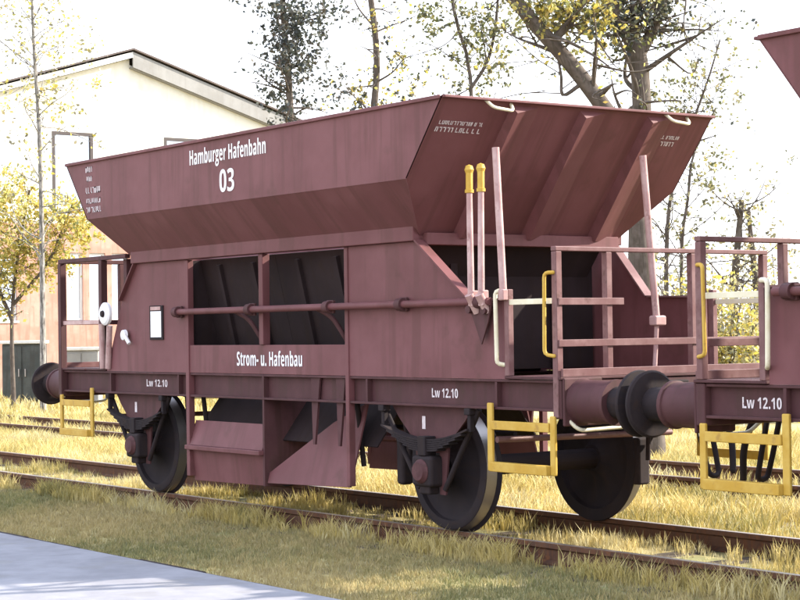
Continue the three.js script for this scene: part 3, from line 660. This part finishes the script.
tree('forked_tree', 'upright tree whose trunk forks high above the far corner of the hopper', 26,
  [{ p: [[638, 400], [639, 230], [642, 110], [640, 70], [636, 45]], r: [0.17, 0.13], from: 0.6, k: 0.5 }, { p: [[638, 56], [622, 25], [612, -10], [600, -50]], r: [0.10, 0.06], from: 0.2, k: 0.7 }, { p: [[639, 56], [655, 25], [664, -5], [676, -50]], r: [0.09, 0.05], from: 0.2, k: 0.7 }, { p: [[637, 45], [634, 10], [636, -40]], r: [0.07, 0.05], from: 0.2, k: 0.5 }],
  [[620, 15, 0.42, 700], [648, 12, 0.38, 560], [600, 25, 0.3, 160], [665, 15, 0.35, 200], [632, 40, 0.25, 140], [580, 20, 0.3, 180], [640, 100, 0.25, 110], [640, -40, 1.2, 700]], 0.075, [...MIX, ...DRK], M.bark, 106, 34);
tree('pale_leaved_tree', 'slim pale leaved tree right of the hopper end', 33,
  [{ p: [[668, 400], [667, 240], [672, 190], [690, 130], [708, 80], [720, 40]], r: [0.06, 0.015], from: 0.3 }, { p: [[682, 400], [683, 230], [688, 200], [692, 160], [715, 110]], r: [0.05, 0.015], from: 0.35, k: 0.7 }],
  [[700, 75, 0.6, 120], [725, 60, 0.5, 90], [690, 95, 0.5, 110], [665, 100, 0.5, 120], [735, 95, 0.5, 60], [710, 160, 0.5, 120], [700, 190, 0.4, 90], [690, 225, 0.5, 110], [760, 200, 0.6, 50]], 0.085, [...PALE, ...MIX], M.bark, 107, 34);
tree('far_slim_tree', 'thin bare stemmed tree behind the railings at the right edge', 36,
  [{ p: [[735, 400], [734, 300], [738, 240], [742, 200]], r: [0.13, 0.05], from: 0.55 }, { p: [[757, 395], [757, 300], [752, 245], [748, 210]], r: [0.11, 0.04], from: 0.55, k: 0.6 }],
  [[735, 260, 0.7, 160], [765, 270, 0.7, 160], [745, 225, 0.5, 40]], 0.09, PALE, M.bark, 108, 16);

tree('yellow_leaved_tree', 'bushy yellow leaved tree in front of the brick wall at the left edge', 42,
  [{ p: [[14, 394], [12, 320], [16, 270], [24, 220], [30, 190]], r: [0.06, 0.02], from: 0.4, k: 1.4, len: 0.8 }, { p: [[12, 320], [-8, 270], [-14, 220]], r: [0.05, 0.02], from: 0.3, len: 0.8 }, { p: [[13, 305], [48, 262], [64, 225], [72, 205]], r: [0.045, 0.015], from: 0.3, len: 0.8 }],
  [[10, 215, 0.6, 800], [40, 215, 0.6, 900], [70, 225, 0.55, 800], [25, 250, 0.6, 900], [55, 255, 0.5, 600], [-10, 240, 0.7, 600], [88, 235, 0.35, 300], [5, 280, 0.5, 450], [35, 285, 0.35, 200], [20, 185, 0.5, 300], [-10, 300, 0.5, 250]], 0.095, [...YEL, ...YEL, [0.22, 0.24, 0.07]], M.bark, 120, 26);

function shrub(label, depth, u, v0, v1, halfW, n, leaf, tones, sd) {
  setSeed(sd);
  const p = at(u, v1, depth), top = at(u, v0, depth).y - GY;
  const t = thing('shrub', label, 'shrub', [p.x, GY, p.z], 0, 'sunlit shrubs in the background');
  const gs = [], spots = [], hw = halfW / 1848.2 * depth;
  for (let i = 0; i < 26; i++) {
    const a = rr(0, 6.283), R = Math.sqrt(rnd()) * hw, h = top * rr(0.55, 1.02) * (1 - 0.35 * (R / hw) ** 2);
    const q = [V(Math.cos(a) * R * 0.15, -0.1, Math.sin(a) * R * 0.15), V(Math.cos(a) * R * 0.5, h * 0.5, Math.sin(a) * R * 0.5), V(Math.cos(a) * R, h, Math.sin(a) * R)];
    gs.push(limb(q, 0.025, 0.006, 5));
    const c = new THREE.CatmullRomCurve3(q);
    for (let j = 0; j < n / 26 / 9; j++) { const b = c.getPointAt(rr(0.25, 1)).add(V(gauss(), gauss(), gauss()).multiplyScalar(0.22)); for (let k = 0; k < 9; k++) spots.push(V(gauss(), gauss(), gauss()).multiplyScalar(0.11).add(b)); }
  }
  obj('stems', gs, M.bark, t); leafMesh('foliage', spots, leaf, tones, t);
}
shrub('pale shrub seen through the railing between the two hoppers', 30, 668, 240, 400, 36, 3200, 0.09, [...PALE, ...YEL], 203);
shrub('yellow shrub seen through the railing of the right wagon', 31, 722, 238, 400, 40, 5000, 0.09, [...YEL, ...PALE], 204);
shrub('yellow shrub at the right edge behind the railing of the right wagon', 33, 785, 236, 400, 42, 5000, 0.09, [...YEL, ...PALE], 205);
for (const [u, d, v0, hw, i, lab] of [[135, 58, 318, 60, 0, 'low far shrub behind the left end of the hopper wagon'], [455, 48, 300, 70, 1, 'low far shrub hidden behind the middle of the hopper wagon'], [560, 45, 305, 60, 2, 'low far shrub below the leaning tree'], [640, 46, 318, 50, 3, 'low far shrub below the forked tree'], [760, 44, 305, 60, 4, 'low far shrub behind the yellow shrubs at the right edge']])
  shrub(lab, d, u, v0, 400, hw, 1900, 0.13, i % 2 ? MIX : [...MIX, ...YEL], 210 + i);

// ---------------------------------------------------------------- grass and weeds (uncountable)
function tuft(n, h, spread, w, sd) {
  setSeed(sd); const pos = [];
  for (let i = 0; i < n; i++) {
    const a = rr(0, 6.283), r = spread * Math.sqrt(rnd()), x = Math.cos(a) * r, z = Math.sin(a) * r, f = rr(0, 6.283), hh = h * rr(0.5, 1.15), lean = hh * rr(0.15, 0.7), la = rr(0, 6.283);
    const dx = Math.cos(f) * w, dz = Math.sin(f) * w, lx = Math.cos(la) * lean, lz = Math.sin(la) * lean;
    const m = [x + lx * 0.3, hh * 0.6, z + lz * 0.3], t = [x + lx, hh, z + lz];
    pos.push(x - dx, 0, z - dz, x + dx, 0, z + dz, m[0] + dx * 0.7, m[1], m[2] + dz * 0.7);
    pos.push(x - dx, 0, z - dz, m[0] + dx * 0.7, m[1], m[2] + dz * 0.7, m[0] - dx * 0.7, m[1], m[2] - dz * 0.7);
    pos.push(m[0] - dx * 0.7, m[1], m[2] - dz * 0.7, m[0] + dx * 0.7, m[1], m[2] + dz * 0.7, ...t);
  }
  const g = new THREE.BufferGeometry(); g.setAttribute('position', new THREE.Float32BufferAttribute(pos, 3)); g.computeVertexNormals();
  return g;
}
const grassMat = new THREE.MeshPhysicalMaterial({ color: 0xffffff, roughness: 0.9, transmission: 0.35, thickness: 0, side: THREE.DoubleSide });
function lump(x, z, s) { // smooth patchiness in the plane
  return 0.5 + 0.25 * (Math.sin(x * 1.3 * s + 1.7 * Math.sin(z * 0.9 * s)) + Math.sin(z * 1.7 * s + 2.1 * Math.sin(x * 0.7 * s + 1)));
}
function grass(name, label, geo, N, place, tones, sd) {
  setSeed(sd);
  const m = new THREE.InstancedMesh(geo, grassMat, N), M4 = new THREE.Matrix4(), q = new THREE.Quaternion(), up = V(0, 1, 0), c = new THREE.Color();
  for (let i = 0; i < N; i++) {
    const [x, y, z, s] = place();
    q.setFromAxisAngle(up, rr(0, 6.283)); M4.compose(V(x, y, z), q, V(s, s * rr(0.75, 1.25), s)); m.setMatrixAt(i, M4);
    const k = Math.min(0.999, Math.max(0, lump(x, z, 1.1) * 0.6 + rnd() * 0.4)), t = tones[Math.floor(k * tones.length)], b = rr(0.8, 1.2);
    m.setColorAt(i, c.setRGB(t[0] * b, t[1] * b, t[2] * b));
  }
  m.name = name; m.castShadow = m.receiveShadow = true; m.userData = { label, category: 'grass', kind: 'stuff' }; scene.add(m);
}
const LAWN = [[0.19, 0.185, 0.065], [0.30, 0.255, 0.10], [0.40, 0.315, 0.135], [0.45, 0.36, 0.17]], DRY = [[0.27, 0.23, 0.07], [0.46, 0.36, 0.11], [0.56, 0.45, 0.18], [0.60, 0.52, 0.28]];
grass('lawn_grass', 'short patchy lawn between the near rail and the path', tuft(11, 0.065, 0.065, 0.0042, 301), 22000, () => [rr(-13, 5.5), GY - 0.01, rr(0.95, 2.98), rr(0.4, 1.0)], LAWN, 302);
grass('track_weeds', 'dry grass and weeds growing between the near rails', tuft(12, 0.16, 0.07, 0.0055, 303), 7500, () => {
  let x, z; do { x = rr(-16, 6.5); z = rr(-1.5, 1.15); } while (Math.abs(Math.abs(z) - 0.752) < 0.07 || lump(x, z, 2.2) < rnd() * 0.8); return [x, GY - 0.02, z, rr(0.35, 1.0) * (0.45 + 0.75 * lump(x, z, 3))];
}, DRY, 304);
grass('rail_side_weeds', 'taller weeds along the outer side of the near rail', tuft(14, 0.2, 0.05, 0.005, 305), 1500, () => {
  let x; do { x = rr(-14, 6); } while (lump(x, 0, 2.7) < rnd() * 0.9 + 0.1); return [x, GY - 0.02, rr(0.85, 1.06), rr(0.4, 1.0)];
}, DRY, 306);
grass('meadow_grass', 'sunlit dry grass around the track behind the wagons', tuft(13, 0.17, 0.13, 0.008, 307), 20000, () => {
  let x, z; do { z = -1.4 - 11 * rnd(); x = rr(-24 + z * 0.6, 6); } while (Math.abs(Math.abs(z + 4.9) - 0.752) < 0.12 || (Math.abs(z + 4.9) < 0.7 && rnd() < 0.6)); return [x, GY - 0.02, z, rr(0.45, 1.1)];
}, DRY, 308);
grass('far_meadow_grass', 'dry grass in the distance in front of the building', tuft(14, 0.3, 0.3, 0.02, 309), 9000, () => { const z = rr(-30, 1), x = rr(-56, -22); return [x, GY - 0.02, z, rr(0.5, 1.1)]; }, DRY, 310);

renderer.render(scene, camera);
